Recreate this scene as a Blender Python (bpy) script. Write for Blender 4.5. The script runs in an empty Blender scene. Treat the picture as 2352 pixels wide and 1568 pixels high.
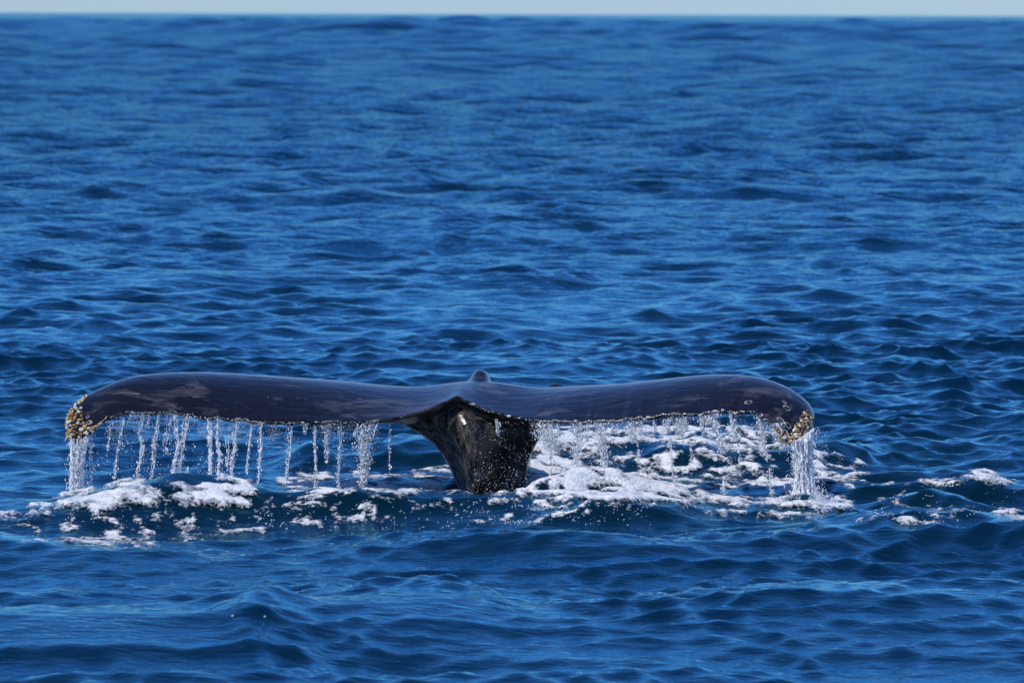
import bpy, math, random
import numpy as np
from mathutils import Vector, Matrix

rng = np.random.default_rng(7)
random.seed(7)
sc = bpy.context.scene

# ------------------------------------------------------------------ camera
CAM = Vector((0.0, -40.0, 2.85))
LENS = 234.6
PITCH = math.radians(2.81)          # looking slightly down
ROLL = math.radians(0.2)
cam_d = bpy.data.cameras.new('camera')
cam = bpy.data.objects.new('camera', cam_d)
sc.collection.objects.link(cam)
cam_d.lens = LENS
cam_d.sensor_width = 36.0
cam_d.clip_start = 0.5
cam_d.clip_end = 200000
RM = Matrix.Rotation(math.pi / 2 - PITCH, 3, 'X') @ Matrix.Rotation(ROLL, 3, 'Z')
cam.matrix_world = Matrix.Translation(CAM) @ RM.to_4x4()
cam_d.dof.use_dof = True
cam_d.dof.focus_distance = 39.7
cam_d.dof.aperture_fstop = 8.0
sc.camera = cam

# ------------------------------------------------------------------ light
SUN_EL = math.radians(60)
SUN_AZ = math.radians(228)     # direction TO the sun, measured from +Y clockwise (seen from above)
to_sun = Vector((math.sin(SUN_AZ) * math.cos(SUN_EL), math.cos(SUN_AZ) * math.cos(SUN_EL), math.sin(SUN_EL)))
world = bpy.data.worlds.new('World')
sc.world = world
world.use_nodes = True
wn = world.node_tree
bgn = wn.nodes['Background']
sky = wn.nodes.new('ShaderNodeTexSky')
sky.sky_type = 'NISHITA'
sky.sun_disc = False
sky.sun_elevation = SUN_EL
sky.sun_rotation = SUN_AZ
sky.altitude = 0
sky.air_density = 1.0
sky.dust_density = 0.2
sky.ozone_density = 4.0
grade = wn.nodes.new('ShaderNodeMix'); grade.data_type = 'RGBA'; grade.blend_type = 'MULTIPLY'
grade.inputs[0].default_value = 1.0
grade.inputs[7].default_value = (0.60, 0.86, 1.40, 1)      # cool white balance of the whole sky
wn.links.new(sky.outputs[0], grade.inputs[6])
wn.links.new(grade.outputs[2], bgn.inputs[0])
bgn.inputs[1].default_value = 0.105
sun_d = bpy.data.lights.new('sun', 'SUN')
sun_d.energy = 3.3
sun_d.angle = math.radians(0.53)
sun_d.color = (1.0, 0.94, 0.85)
sun = bpy.data.objects.new('sun', sun_d)
sc.collection.objects.link(sun)
sun.rotation_euler = to_sun.to_track_quat('Z', 'Y').to_euler()
sc.view_settings.view_transform = 'Standard'
sc.view_settings.look = 'None'
sc.view_settings.exposure = 0.0
sc.view_settings.gamma = 1.0

# ------------------------------------------------------------------ helpers
K = 36.0 / LENS / 2352.0            # photo units: the photograph measured at 2352 x 1568
RMn = np.array(RM)
CAMn = np.array(CAM)


def ray(px, py):
    px = np.asarray(px, float); py = np.asarray(py, float)
    d = np.stack([(px - 1176) * K, -(py - 784) * K, -np.ones_like(px + py)], -1)
    return d @ RMn.T


def at(px, py, Y):
    """point seen at a photo position on the plane at depth Y"""
    d = ray(px, py)
    t = (np.asarray(Y, float) - CAMn[1]) / d[..., 1]
    return CAMn + d * t[..., None]


def at_z(px, py, z=0.0):
    d = ray(px, py)
    t = (z - CAMn[2]) / d[..., 2]
    return CAMn + d * t[..., None]


def project(P):
    q = (np.asarray(P, float) - CAMn) @ RMn
    return 1176 + q[..., 0] / -q[..., 2] / K, 784 - q[..., 1] / -q[..., 2] / K


def sstep(a, b, x):
    t = np.clip((x - a) / (b - a), 0, 1)
    return t * t * (3 - 2 * t)


def smooth_interp(tq, t, v):
    # cubic Hermite with finite-difference tangents
    m = np.gradient(v, t)
    i = np.clip(np.searchsorted(t, tq) - 1, 0, len(t) - 2)
    h = t[i + 1] - t[i]; s = (tq - t[i]) / h
    return ((2 * s**3 - 3 * s**2 + 1) * v[i] + (s**3 - 2 * s**2 + s) * h * m[i] + (-2 * s**3 + 3 * s**2) * v[i + 1] + (s**3 - s**2) * h * m[i + 1])


def _hash(ix, iy, seed):
    h = (ix.astype(np.int64) * 374761393 + iy.astype(np.int64) * 668265263 + seed * 974711) & 0xFFFFFFFF
    h = ((h ^ (h >> 13)) * 1274126177) & 0xFFFFFFFF
    h = ((h ^ (h >> 15)) * 2246822519) & 0xFFFFFFFF
    return ((h ^ (h >> 16)) & 0xFFFF) / 65535.0


def vnoise(x, y, seed=0):
    x = np.asarray(x, float); y = np.asarray(y, float)
    ix = np.floor(x); iy = np.floor(y)
    fx = x - ix; fy = y - iy
    fx = fx * fx * fx * (fx * (fx * 6 - 15) + 10); fy = fy * fy * fy * (fy * (fy * 6 - 15) + 10)
    a = _hash(ix, iy, seed); b = _hash(ix + 1, iy, seed)
    c = _hash(ix, iy + 1, seed); d = _hash(ix + 1, iy + 1, seed)
    return (a + (b - a) * fx) * (1 - fy) + (c + (d - c) * fx) * fy


def fbm(x, y, seed=0, oct=4, ridge=False):
    s = 0; a = 0.5; tot = 0
    for o in range(oct):
        n = vnoise(x, y, seed + o * 17)
        if ridge:
            n = 1 - np.abs(2 * n - 1)
        s = s + a * n; tot += a
        a *= 0.5
        x, y = (x * 0.8 - y * 0.6) * 2.03 + 11.3, (x * 0.6 + y * 0.8) * 2.03 - 5.1
    return s / tot


def make_mesh(name, V, F, smooth=True):
    V = np.ascontiguousarray(V, np.float32); F = np.ascontiguousarray(F, np.int32)
    me = bpy.data.meshes.new(name)
    n = F.shape[1]
    me.vertices.add(len(V)); me.vertices.foreach_set('co', V.ravel())
    me.loops.add(F.size); me.loops.foreach_set('vertex_index', F.ravel())
    me.polygons.add(len(F))
    me.polygons.foreach_set('loop_start', np.arange(0, F.size, n, dtype=np.int32))
    me.polygons.foreach_set('loop_total', np.full(len(F), n, np.int32))
    me.update(calc_edges=True)
    me.polygons.foreach_set('use_smooth', np.full(len(F), smooth))
    me.update()
    return me


def add_obj(name, me, mat=None, parent=None, label=None, cat=None, group=None, kind=None):
    o = bpy.data.objects.new(name, me)
    sc.collection.objects.link(o)
    if mat and me is not None and not len(me.materials):
        me.materials.append(mat)
    if parent: o.parent = parent
    if label: o['label'] = label
    if cat: o['category'] = cat
    if group: o['group'] = group
    if kind: o['kind'] = kind
    return o


def grid_faces(r, c):
    i = np.arange((r - 1) * (c - 1))
    y, x = i // (c - 1), i % (c - 1)
    a = y * c + x
    return np.stack([a, a + 1, a + c + 1, a + c], 1)


def set_attr(me, name, arr):
    at_ = me.attributes.new(name, 'FLOAT', 'POINT')
    at_.data.foreach_set('value', np.ascontiguousarray(arr, np.float32))


# ------------------------------------------------------------------ materials
class NT:
    def __init__(self, name):
        self.m = bpy.data.materials.new(name)
        self.m.use_nodes = True
        self.t = self.m.node_tree
        self.p = self.t.nodes['Principled BSDF']
        self.out = self.t.nodes['Material Output']

    def n(self, typ, **kw):
        nd = self.t.nodes.new('ShaderNode' + typ)
        for k, v in kw.items():
            if k.startswith('i_'):
                key = k[2:]
                key = int(key) if key.isdigit() else key.replace('_', ' ')
                nd.inputs[key].default_value = v
            else:
                setattr(nd, k, v)
        return nd

    def l(self, a, b):
        self.t.links.new(a, b)

    def math(self, op, a, b=None, c=None, clamp=False):
        nd = self.n('Math', operation=op, use_clamp=clamp)
        for i, v in enumerate((a, b, c)):
            if v is None: continue
            if isinstance(v, (int, float)): nd.inputs[i].default_value = v
            else: self.l(v, nd.inputs[i])
        return nd.outputs[0]

    def mix(self, fac, a, b):
        nd = self.n('Mix', data_type='RGBA')
        for sock, v in ((nd.inputs[0], fac), (nd.inputs[6], a), (nd.inputs[7], b)):
            if isinstance(v, (int, float, tuple)):
                sock.default_value = v if not isinstance(v, tuple) else (*v, 1)
            else: self.l(v, sock)
        return nd.outputs[2]

    def coords(self, scale):
        tc = self.n('TexCoord')
        mp = self.n('Mapping')
        mp.inputs['Scale'].default_value = scale
        self.l(tc.outputs['Object'], mp.inputs[0])
        return mp.outputs[0]

    def noise(self, scale, vec_scale=(1, 1, 1), detail=3, rough=0.55, dist=0.0):
        nz = self.n('TexNoise')
        nz.inputs['Scale'].default_value = scale
        nz.inputs['Detail'].default_value = detail
        nz.inputs['Roughness'].default_value = rough
        nz.inputs['Distortion'].default_value = dist
        self.l(self.coords(vec_scale), nz.inputs['Vector'])
        return nz.outputs[0]

    def ramp(self, fac, stops):
        r = self.n('ValToRGB')
        e = r.color_ramp.elements
        while len(e) < len(stops): e.new(0.5)
        for el, (p, c) in zip(e, stops):
            el.position = p
            el.color = (*c, 1) if isinstance(c, tuple) else (c, c, c, 1)
        self.l(fac, r.inputs[0])
        return r.outputs[0]


def mat_sea():
    t = NT('sea_water')
    far = t.n('Attribute', attribute_name='far')
    mid = t.n('Attribute', attribute_name='mid')
    aer = t.n('Attribute', attribute_name='aerated')
    col = t.mix(aer.outputs['Fac'], (0.0003, 0.0130, 0.029), (0.0006, 0.0120, 0.018))
    n0 = t.noise(2.3, (0.75, 1.3, 1), 3, 0.55, 0.3)
    n1 = t.noise(6.5, (0.8, 1.4, 1), 3, 0.55, 0.3)
    n2 = t.noise(26.0, (0.8, 1.4, 1), 2, 0.5)
    n3 = t.noise(0.55, (0.8, 1.5, 1), 5, 0.65)
    nrm = None
    for (h, dist_, st) in ((n0, 0.05, mid.outputs['Fac']), (n1, 0.018, mid.outputs['Fac']), (n1, 0.010, None), (n2, 0.0024, None), (n3, 0.30, far.outputs['Fac'])):
        b = t.n('Bump'); b.inputs['Distance'].default_value = dist_; b.inputs['Strength'].default_value = 1.0
        if st is not None: t.l(st, b.inputs['Strength'])
        t.l(h, b.inputs['Height'])
        if nrm is not None: t.l(nrm, b.inputs['Normal'])
        nrm = b.outputs[0]
    df = t.n('BsdfDiffuse'); t.l(col, df.inputs['Color']); t.l(nrm, df.inputs['Normal'])
    gl = t.n('BsdfGlossy'); gl.inputs['Color'].default_value = (0.43, 0.86, 1.0, 1); gl.inputs['Roughness'].default_value = 0.035
    t.l(nrm, gl.inputs['Normal'])
    fr = t.n('Fresnel'); fr.inputs['IOR'].default_value = 1.38; t.l(nrm, fr.inputs['Normal'])
    mx = t.n('MixShader'); t.l(fr.outputs[0], mx.inputs[0]); t.l(df.outputs[0], mx.inputs[1]); t.l(gl.outputs[0], mx.inputs[2])
    t.l(mx.outputs[0], t.out.inputs['Surface'])
    t.t.nodes.remove(t.p)
    return t.m


def mat_foam():
    t = NT('sea_foam')
    p = t.p
    thick = t.n('Attribute', attribute_name='thick')
    nz = t.noise(45.0, (1, 1, 1), 3, 0.6)
    nb = t.noise(14.0, (1, 1, 1), 4, 0.6)
    col = t.mix(t.ramp(nb, [(0.3, 0.0), (0.62, 1.0)]), (0.54, 0.61, 0.63), (0.86, 0.86, 0.84))
    t.l(col, p.inputs['Base Color'])
    p.inputs['Roughness'].default_value = 0.45
    a = t.math('MULTIPLY', thick.outputs['Fac'], 1.5)
    a = t.math('ADD', a, t.math('MULTIPLY', t.math('SUBTRACT', t.math('ADD', t.math('MULTIPLY', nz, .6), t.math('MULTIPLY', nb, .4)), 0.5), 3.8), clamp=True)
    t.l(t.ramp(a, [(0.12, 0.0), (0.95, 1.0)]), p.inputs['Alpha'])
    b = t.n('Bump'); b.inputs['Strength'].default_value = 1.0; b.inputs['Distance'].default_value = 0.016
    t.l(nz, b.inputs['Height'])
    t.l(b.outputs[0], p.inputs['Normal'])
    return t.m


def mat_white_water(name, col, trans, rough=0.12):
    t = NT(name)
    p = t.p
    p.inputs['Base Color'].default_value = (*col, 1)
    p.inputs['Roughness'].default_value = rough
    p.inputs['IOR'].default_value = 1.33
    p.inputs['Transmission Weight'].default_value = trans
    nz = t.noise(60.0, (1, 1, 1), 2, 0.5)
    b = t.n('Bump'); b.inputs['Strength'].default_value = 0.6; b.inputs['Distance'].default_value = 0.004
    t.l(nz, b.inputs['Height']); t.l(b.outputs[0], p.inputs['Normal'])
    return t.m


def mat_skin(rings):
    t = NT('wet_whale_skin')
    p = t.p
    # grey worn patches with ragged edges
    n1 = t.noise(2.2, (1.0, 1.5, 2.5), 6, 0.65, 0.8)
    n2 = t.noise(5.0, (0.6, 1.2, 4.0), 5, 0.6, 0.5)
    patch = t.math('MULTIPLY', t.ramp(n1, [(0.53, 0.0), (0.58, 1.0)]), t.ramp(n2, [(0.42, 0.0), (0.6, 1.0)]))
    base = t.mix(t.noise(3.0, (1, 1, 1), 4), (0.005, 0.0037, 0.0043), (0.010, 0.0078, 0.0085))
    col = t.mix(patch, base, (0.062, 0.058, 0.064))
    # pale streaks on the tail stock, painting in its sunlit left face
    tc = t.n('TexCoord')
    geo = t.n('NewGeometry')
    under = t.n('Attribute', attribute_name='stock')
    st = t.noise(9.0, (3.0, 3.0, 0.7), 5, 0.65, 0.6)
    lit_streak = t.math('MULTIPLY', under.outputs['Fac'], t.ramp(st, [(0.45, 0.0), (0.68, 1.0)]))
    col = t.mix(lit_streak, col, (0.24, 0.20, 0.15))
    # pale scar specks
    vor = t.n('TexVoronoi', feature='F1')
    vor.inputs['Scale'].default_value = 11.0
    t.l(t.coords((1, 1, 1.6)), vor.inputs['Vector'])
    sp = t.ramp(vor.outputs['Distance'], [(0.03, 1.0), (0.06, 0.0)])
    sp = t.math('MULTIPLY', sp, t.ramp(t.noise(1.7, (1, 1, 1), 2), [(0.5, 0.0), (0.6, 1.0)]))
    col = t.mix(t.math('MULTIPLY', sp, 0.6), col, (0.4, 0.36, 0.3))
    # long fine scratches
    sc_ = t.noise(16.0, (0.12, 1.0, 2.2), 3, 0.6, 1.2)
    scr = t.math('MULTIPLY', t.ramp(sc_, [(0.655, 0.0), (0.675, 1.0)]), t.ramp(t.noise(4.0, (1, 1, 1), 2), [(0.48, 0.0), (0.6, 1.0)]))
    col = t.mix(t.math('MULTIPLY', scr, 0.45), col, (0.22, 0.20, 0.19))
    # ring scars left by barnacles
    tot = None
    wob = t.noise(25.0, (1, 1, 1), 2)
    for (c, r, w) in rings:
        vm = t.n('VectorMath', operation='DISTANCE')
        t.l(tc.outputs['Object'], vm.inputs[0]); vm.inputs[1].default_value = c
        d = t.math('ABSOLUTE', t.math('SUBTRACT', vm.outputs['Value'], r))
        d = t.math('ADD', d, t.math('MULTIPLY', t.math('SUBTRACT', wob, 0.5), 0.016))
        g = t.math('LESS_THAN', d, w)
        tot = g if tot is None else t.math('MAXIMUM', tot, g)
    col = t.mix(t.math('MULTIPLY', tot, 0.55), col, (0.55, 0.52, 0.48))
    t.l(col, p.inputs['Base Color'])
    p.inputs['Roughness'].default_value = 0.2
    p.inputs['IOR'].default_value = 1.38
    t.l(t.math('ADD', 0.05, t.math('MULTIPLY', n2, 0.22)), p.inputs['Roughness'])
    nf = t.noise(11.0, (0.35, 1.0, 2.0), 4, 0.6, 0.4)
    b = t.n('Bump'); b.inputs['Strength'].default_value = 0.4; b.inputs['Distance'].default_value = 0.02
    t.l(nf, b.inputs['Height'])
    nf2 = t.noise(70.0, (0.4, 1.0, 1.5), 2, 0.6)
    b2 = t.n('Bump'); b2.inputs['Strength'].default_value = 0.5; b2.inputs['Distance'].default_value = 0.003
    t.l(nf2, b2.inputs['Height']); t.l(b.outputs[0], b2.inputs['Normal'])
    t.l(b2.outputs[0], p.inputs['Normal'])
    return t.m


def mat_barnacle(name, c1, c2):
    t = NT(name)
    col = t.mix(t.ramp(t.noise(60.0, (1, 1, 1), 3), [(0.35, 0.0), (0.65, 1.0)]), c1, c2)
    t.l(col, t.p.inputs['Base Color'])
    t.p.inputs['Roughness'].default_value = 0.35
    return t.m


# ------------------------------------------------------------------ sea surface
NW = 190
wl = np.exp(np.linspace(math.log(0.16), math.log(42.0), NW)) * rng.uniform(0.97, 1.03, NW)
wdir = rng.normal(0, 1, NW) * np.where(wl > 6, 0.7, np.where(wl > 1.5, 0.85, 1.0)) + math.radians(-90 + 14)
wdev = wdir - math.radians(-90 + 14)
wph = rng.uniform(0, 2 * math.pi, NW)
wsl = 0.0325 * np.where(wl < 0.45, 1.25, 1.0) * np.where(wl < 0.22, (wl / 0.22) ** 0.5, 1.0) * np.where(wl > 0.9, (0.9 / wl) ** 0.85, 1.0)
wk = 2 * math.pi / wl
wamp = wsl / wk

# crests close to the whale: (photo x, crest height) along a line, its depth, front and back half-widths
RIDGES = [
    (-2.2, 0.72, 1.1, [(-500, .02), (0, .065), (150, .075), (250, .13), (330, .155), (400, .18), (500, .165), (620, .12), (800, .105),
                       (1000, .108), (1250, .125), (1400, .135), (1520, .11), (1650, .05), (1900, .035), (2100, .0), (2900, .0)]),
    (-4.1, 0.8, 1.6, [(-500, 0), (1500, 0), (1750, .045), (1950, .105), (2100, .13), (2352, .13), (2900, .08)]),
    (-4.9, 0.8, 1.4, [(-500, .03), (0, .05), (300, .02), (700, .0), (1000, .04), (1300, .08), (1700, .04), (2000, 0), (2900, 0)]),
    (-9.6, 2.2, 1.3, [(-500, .09), (0, .09), (300, .09), (430, .09), (520, .11), (590, .14), (660, .10), (760, .05), (900, .02), (1100, .0), (2900, 0)]),
    (-8.2, 1.9, 1.2, [(-500, 0), (500, 0), (700, .03), (850, .08), (1050, .09), (1200, .03), (1400, .02), (1900, .07), (2352, .05), (2900, 0)]),
    (0.1, 0.35, 0.5, [(-500, 0), (1850, 0), (1980, .04), (2100, .05), (2180, .06), (2260, .09), (2330, .04), (2500, .0), (2900, 0)]),
    (-1.3, 0.35, 0.5, [(-500, 0), (1900, 0), (2000, .05), (2100, .11), (2200, .10), (2300, .04), (2500, .06), (2900, 0)]),
    (-0.95, 0.22, 0.3, [(-500, 0), (1780, 0), (1825, .07), (1860, .09), (1905, .05), (1950, 0), (2900, 0)]),
    (-0.75, 0.32, 0.5, [(-500, 0), (1195, 0), (1225, .06), (1300, .13), (1400, .13), (1480, .10), (1560, .05), (1640, .0), (2900, 0)]),
    (2.3, 0.5, 0.8, [(-500, 0), (560, 0), (650, .06), (700, .13), (760, .05), (850, .09), (1000, .12), (1100, .1), (1300, .1), (1700, .08), (1950, .06), (2050, 0), (2900, 0)]),
]


# slick centres (x, y), half-sizes in metres, strength
SLICKS = [(-1.9, -10.3, .7, .9, .95), (-.45, -9.0, .6, .8, .92), (.35, -10.2, .7, .6, .75), (1.9, -10.9, .6, .5, .8), (-1.6, -5.6, .9, .35, .6), (.2, -5.3, .8, .3, .5), (1.9, -6.6, .9, .45, .6)]


def sea_points(x0, y0, spacing):
    """displaced sea surface for rest positions; spacing = local grid step (drops waves too short to resolve)"""
    x0 = np.asarray(x0, np.float32); y0 = np.asarray(y0, np.float32)
    X = x0.astype(np.float64).copy(); Yv = y0.astype(np.float64).copy(); Z = np.zeros_like(X)
    dist = (y0 + 40.0)
    gust = 0.55 + 0.9 * vnoise(x0 / 2.7 + 3, y0 / 4.5, 5).astype(np.float32)
    gust2 = 0.7 + 0.6 * vnoise(x0 / 14.0 + 9, y0 / 25.0, 15).astype(np.float32)
    nearw = (1 - sstep(35.5, 47.0, dist)).astype(np.float32)
    farw = sstep(46.0, 90.0, dist).astype(np.float32)
    near_calm = (1 - 0.45 * np.exp(-((y0 + 0.5) / 5.0) ** 2)).astype(np.float32)
    # smooth slicks: the oily-looking patches of water in front of the whale
    slick = np.zeros_like(x0)
    for (sx, sy, rx, ry, a) in SLICKS:
        slick = np.maximum(slick, np.float32(a) * np.exp(-((x0 - sx) / rx) ** 2 - ((y0 - sy) / ry) ** 2))
    calm = 1 - slick
    for i in range(NW):
        w = sstep(2.2, 4.5, wl[i] / spacing).astype(np.float32) if np.ndim(spacing) else 1.0
        if np.ndim(spacing) and w.max() <= 0: continue
        th = wk[i] * (x0 * np.float32(math.cos(wdir[i])) + y0 * np.float32(math.sin(wdir[i]))) + np.float32(wph[i])
        a = np.float32(wamp[i]) * w
        if np.ndim(spacing):     # farther out the waves that the mesh can still carry are the steep ones
            g = 1.35 * np.exp(-(np.log(wl[i] / (7.0 * spacing)) / 0.8) ** 2) * farw
            a = a * np.maximum(1.0, g * np.float32(0.0255 / wsl[i]))
        if 0.3 < wl[i] < 3.5:    # close in, lower and longer-crested
            a = a * (1 - nearw * (0.12 + 0.55 * float(sstep(.35, 1.0, abs(wdev[i])))))
        if wl[i] < 2.5: a = a * calm
        if wl[i] < 1.3: a = a * gust
        elif wl[i] < 5: a = a * gust2 * (near_calm if wl[i] > 2 else 1)
        else: a = a * (0.30 + 0.8 * farw)
        c = np.cos(th) * a
        s = np.sin(th) * a
        Z += c
        q = 1.4 if wl[i] < 4 else 0.8
        X -= q * math.cos(wdir[i]) * s
        Yv -= q * math.sin(wdir[i]) * s
    m = (dist < 60) & (dist > 20)
    if m.any():
        xs, ys = x0[m].astype(float), y0[m].astype(float)
        px = 1176 + xs / (ys + 40) / K
        z = 0
        for (yc, wf, wb, pts) in RIDGES:
            h = np.clip(smooth_interp(np.clip(px, -499, 2899), np.array([p[0] for p in pts], float), np.array([p[1] for p in pts], float)), 0, .3)
            yy = ys - yc - 0.18 * np.sin(xs * 1.9 + yc) - 0.10 * np.sin(xs * 4.3 + 2 * yc)
            ww = np.where(yy < 0, wf, wb)
            u = np.abs(yy) / ww
            z = z + h * (1.25 * np.exp(-u * u * 1.6) - 0.30 * np.exp(-(u - 1.7) ** 2 * 1.6))
        Z[m] += z
    return X, Yv, Z


def sea_rows():
    d = [1.5]
    while d[-1] < 30000:
        y = d[-1]
        if y < 25: s = 0.5
        elif y < 58: s = 0.056
        elif y < 400: s = 0.105 * (y / 58) ** 1.3
        elif y < 1500: s = 1.29 * (y / 400)
        else: s = 4.84 * (y / 1500) ** 2
        d.append(y + s)
    return np.array(d)


rows = sea_rows()
u = np.linspace(-0.088, 0.088, 312)
side = np.concatenate([0.088 + 0.0030 * np.arange(1, 60), 0.268 * np.exp(np.linspace(0.03, math.log(6.0), 16))])
u = np.concatenate([-side[::-1], u, side])
D, U = np.meshgrid(rows, u, indexing='ij')
Xr = D * U
Yr = D - 40.0
spc = np.gradient(rows)[:, None] * np.ones_like(U)
spc = np.maximum(spc * 0.8, np.gradient(u)[None, :] * D)
SX, SY, SZ = sea_points(Xr, Yr, spc.astype(np.float32))
V = np.stack([SX.ravel(), SY.ravel(), SZ.ravel()], 1)
sea_me = make_mesh('sea', V, grid_faces(len(rows), len(u)))
set_attr(sea_me, 'far', np.maximum(sstep(50, 160, D), sstep(.3, .9, spc)).ravel())
aer = np.exp(-((Yr + 2.2) / 1.6) ** 2) * sstep(5.0, 2.0, np.abs(Xr)) + np.exp(-((Yr - 2.5) / 3.0) ** 2) * sstep(3.0, 1.5, np.abs(Xr - 0.9))
set_attr(sea_me, 'mid', np.maximum(sstep(48, 85, D), sstep(.06, .2, spc)).ravel())
set_attr(sea_me, 'aerated', np.clip(aer, 0, 1).ravel())
M_SEA = mat_sea()
add_obj('sea', sea_me, M_SEA, kind='structure')


def water_level(x, y):
    X, Yv, Z = sea_points(np.array([x], np.float32), np.array([y], np.float32), np.array([0.05], np.float32))
    return float(Z[0])


# ------------------------------------------------------------------ whale
# stations across the fluke, in photo units: top contour x,y  <->  trailing edge x,y
ST = [
    (152, 986, 166, 1006), (152, 968, 176, 1008), (161, 946, 188, 1004), (174, 927, 202, 996), (190, 913, 217, 984), (222, 896, 238, 967),
    (262, 878, 268, 951), (312, 864, 312, 944), (375, 857, 372, 944), (440, 855, 437, 953), (520, 857, 515, 962), (610, 863, 605, 966),
    (700, 869, 700, 969), (800, 877, 800, 968), (885, 886, 880, 962), (945, 889, 932, 953), (995, 887, 980, 938), (1035, 881, 1022, 922),
    (1068, 878, 1048, 909), (1100, 877, 1068, 918), (1135, 879, 1096, 932), (1180, 885, 1140, 947), (1235, 891, 1200, 960), (1290, 889, 1260, 966),
    (1350, 886, 1330, 966), (1420, 882, 1400, 964), (1490, 875, 1472, 958), (1560, 867, 1545, 951), (1630, 861, 1618, 945), (1690, 861, 1676, 942),
    (1742, 867, 1718, 944), (1790, 881, 1748, 952), (1825, 899, 1768, 966), (1850, 918, 1782, 982), (1866, 938, 1794, 999), (1872, 960, 1808, 1010),
    (1866, 984, 1830, 1012),
]
ST = np.array(ST, float)
nst = len(ST)
seg = np.linalg.norm(np.diff((ST[:, :2] + ST[:, 2:]) / 2, axis=0), axis=1)
tpar = np.concatenate([[0], np.cumsum(seg)])
NS = 240
tq = np.linspace(0, tpar[-1], NS)


SI = np.stack([smooth_interp(tq, tpar, ST[:, k]) for k in range(4)], 1)
# uneven, ragged trailing edge
cx = (SI[:, 2] - 1060) / 900.0
rag = (vnoise(tq / 9.0, tq * 0, 3) - 0.5) * 6 + (vnoise(tq / 27.0, tq * 0, 8) - 0.5) * 7
SI[:, 3] += rag * sstep(0.1, 0.3, np.abs(cx)) * sstep(0.96, 0.85, np.abs(cx)) * 1.15
ax_ = np.abs(cx)
YT = np.interp(ax_, [0, .05, .2, .4, .7, .85, 1.0], [-.16, -.20, -.42, -.52, -.60, -.72, -.85])
YC = np.interp(ax_, [0, .1, .3, .6, .8, .92, 1.0], [.50, .48, .38, .18, -.10, -.38, -.66])
TH = np.interp(ax_, [0, .1, .3, .6, .85, 1.0], [.20, .18, .14, .11, .085, .05])
NU = 26


def te_depth(px):
    return float(np.interp(px, SI[:, 2], YT))


loops = []
for i in range(NS):
    uu = np.linspace(0, 1, NU)
    tx, ty, bx, by = SI[i]
    f = np.sin(uu * math.pi / 2) ** 1.0
    cup = 0.5 * np.exp(-(cx[i] / 0.22) ** 2)        # hollow towards the trailing edge beside the notch
    f = f * (1 - cup) + (uu ** 1.6) * cup
    Yu = YT[i] + (YC[i] - YT[i]) * uu
    P = at(bx + (tx - bx) * f, by + (ty - by) * f, Yu)
    th = 0.022 + TH[i] * np.sin(np.clip(uu, 0, 1) * math.pi * 0.55) ** 1.0
    L = P.copy(); L[:, 2] -= th
    # small lip so that the lower edge stays behind the upper one
    L[:3, 1] += 0.01
    nose = []
    for a in np.linspace(0.25, 0.75, 5):
        ang = a * math.pi * 2 - math.pi / 2
        nose.append([P[-1, 0], P[-1, 1] + TH[i] * 0.9 * math.cos((a - .5) * math.pi), P[-1, 2] - th[-1] * (0.5 - 0.5 * math.cos((a - .25) * 2 * math.pi))])
    loops.append(np.concatenate([P, np.array(nose), L[::-1]]))
loops = np.array(loops)
nl = loops.shape[1]


def loft(loops):
    n, m, _ = loops.shape
    V = loops.reshape(-1, 3)
    F = []
    for i in range(n - 1):
        a = i * m + np.arange(m); b = i * m + (np.arange(m) + 1) % m
        F.append(np.stack([a, b, b + m, a + m], 1))
    F = np.concatenate(F)
    faces = [tuple(f) for f in F.tolist()]
    c0 = len(V); V = np.concatenate([V, loops[0].mean(0)[None], loops[-1].mean(0)[None]])
    for k in range(m):
        faces.append((c0, (k + 1) % m, k))
        faces.append((c0 + 1, (n - 1) * m + k, (n - 1) * m + (k + 1) % m))
    return V, faces


solids = [loft(loops)]

# tail stock: outline measured in the photograph, keel towards the viewer
STOCK = [  # photo y, left x, right x, keel x, keel depth, side depth, back depth
    (906, 1020, 1090, 1052, -.02, .10, .75),
    (922, 975, 1130, 1058, -.08, .14, .80),
    (940, 930, 1170, 1064, -.13, .15, .85),
    (955, 895, 1215, 1068, -.17, .14, .90),
    (968, 905, 1243, 1072, -.20, .13, .95),
    (982, 938, 1246, 1075, -.22, .14, 1.0),
    (998, 966, 1244, 1078, -.23, .16, 1.0),
    (1018, 993, 1233, 1080, -.23, .18, 1.0),
    (1045, 1016, 1220, 1082, -.22, .20, 1.0),
    (1080, 1036, 1211, 1084, -.20, .22, 1.0),
    (1115, 1049, 1208, 1086, -.18, .24, 1.0),
    (1160, 1058, 1208, 1088, -.15, .28, 1.1),
    (1250, 1055, 1212, 1095, -.05, .40, 1.3),
    (1400, 1040, 1225, 1110, .2, .8, 1.7),
]
STK = np.array(STOCK, float)
yy = np.concatenate([np.linspace(906, 1160, 60), np.linspace(1170, 1400, 12)])
lp = []
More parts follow.
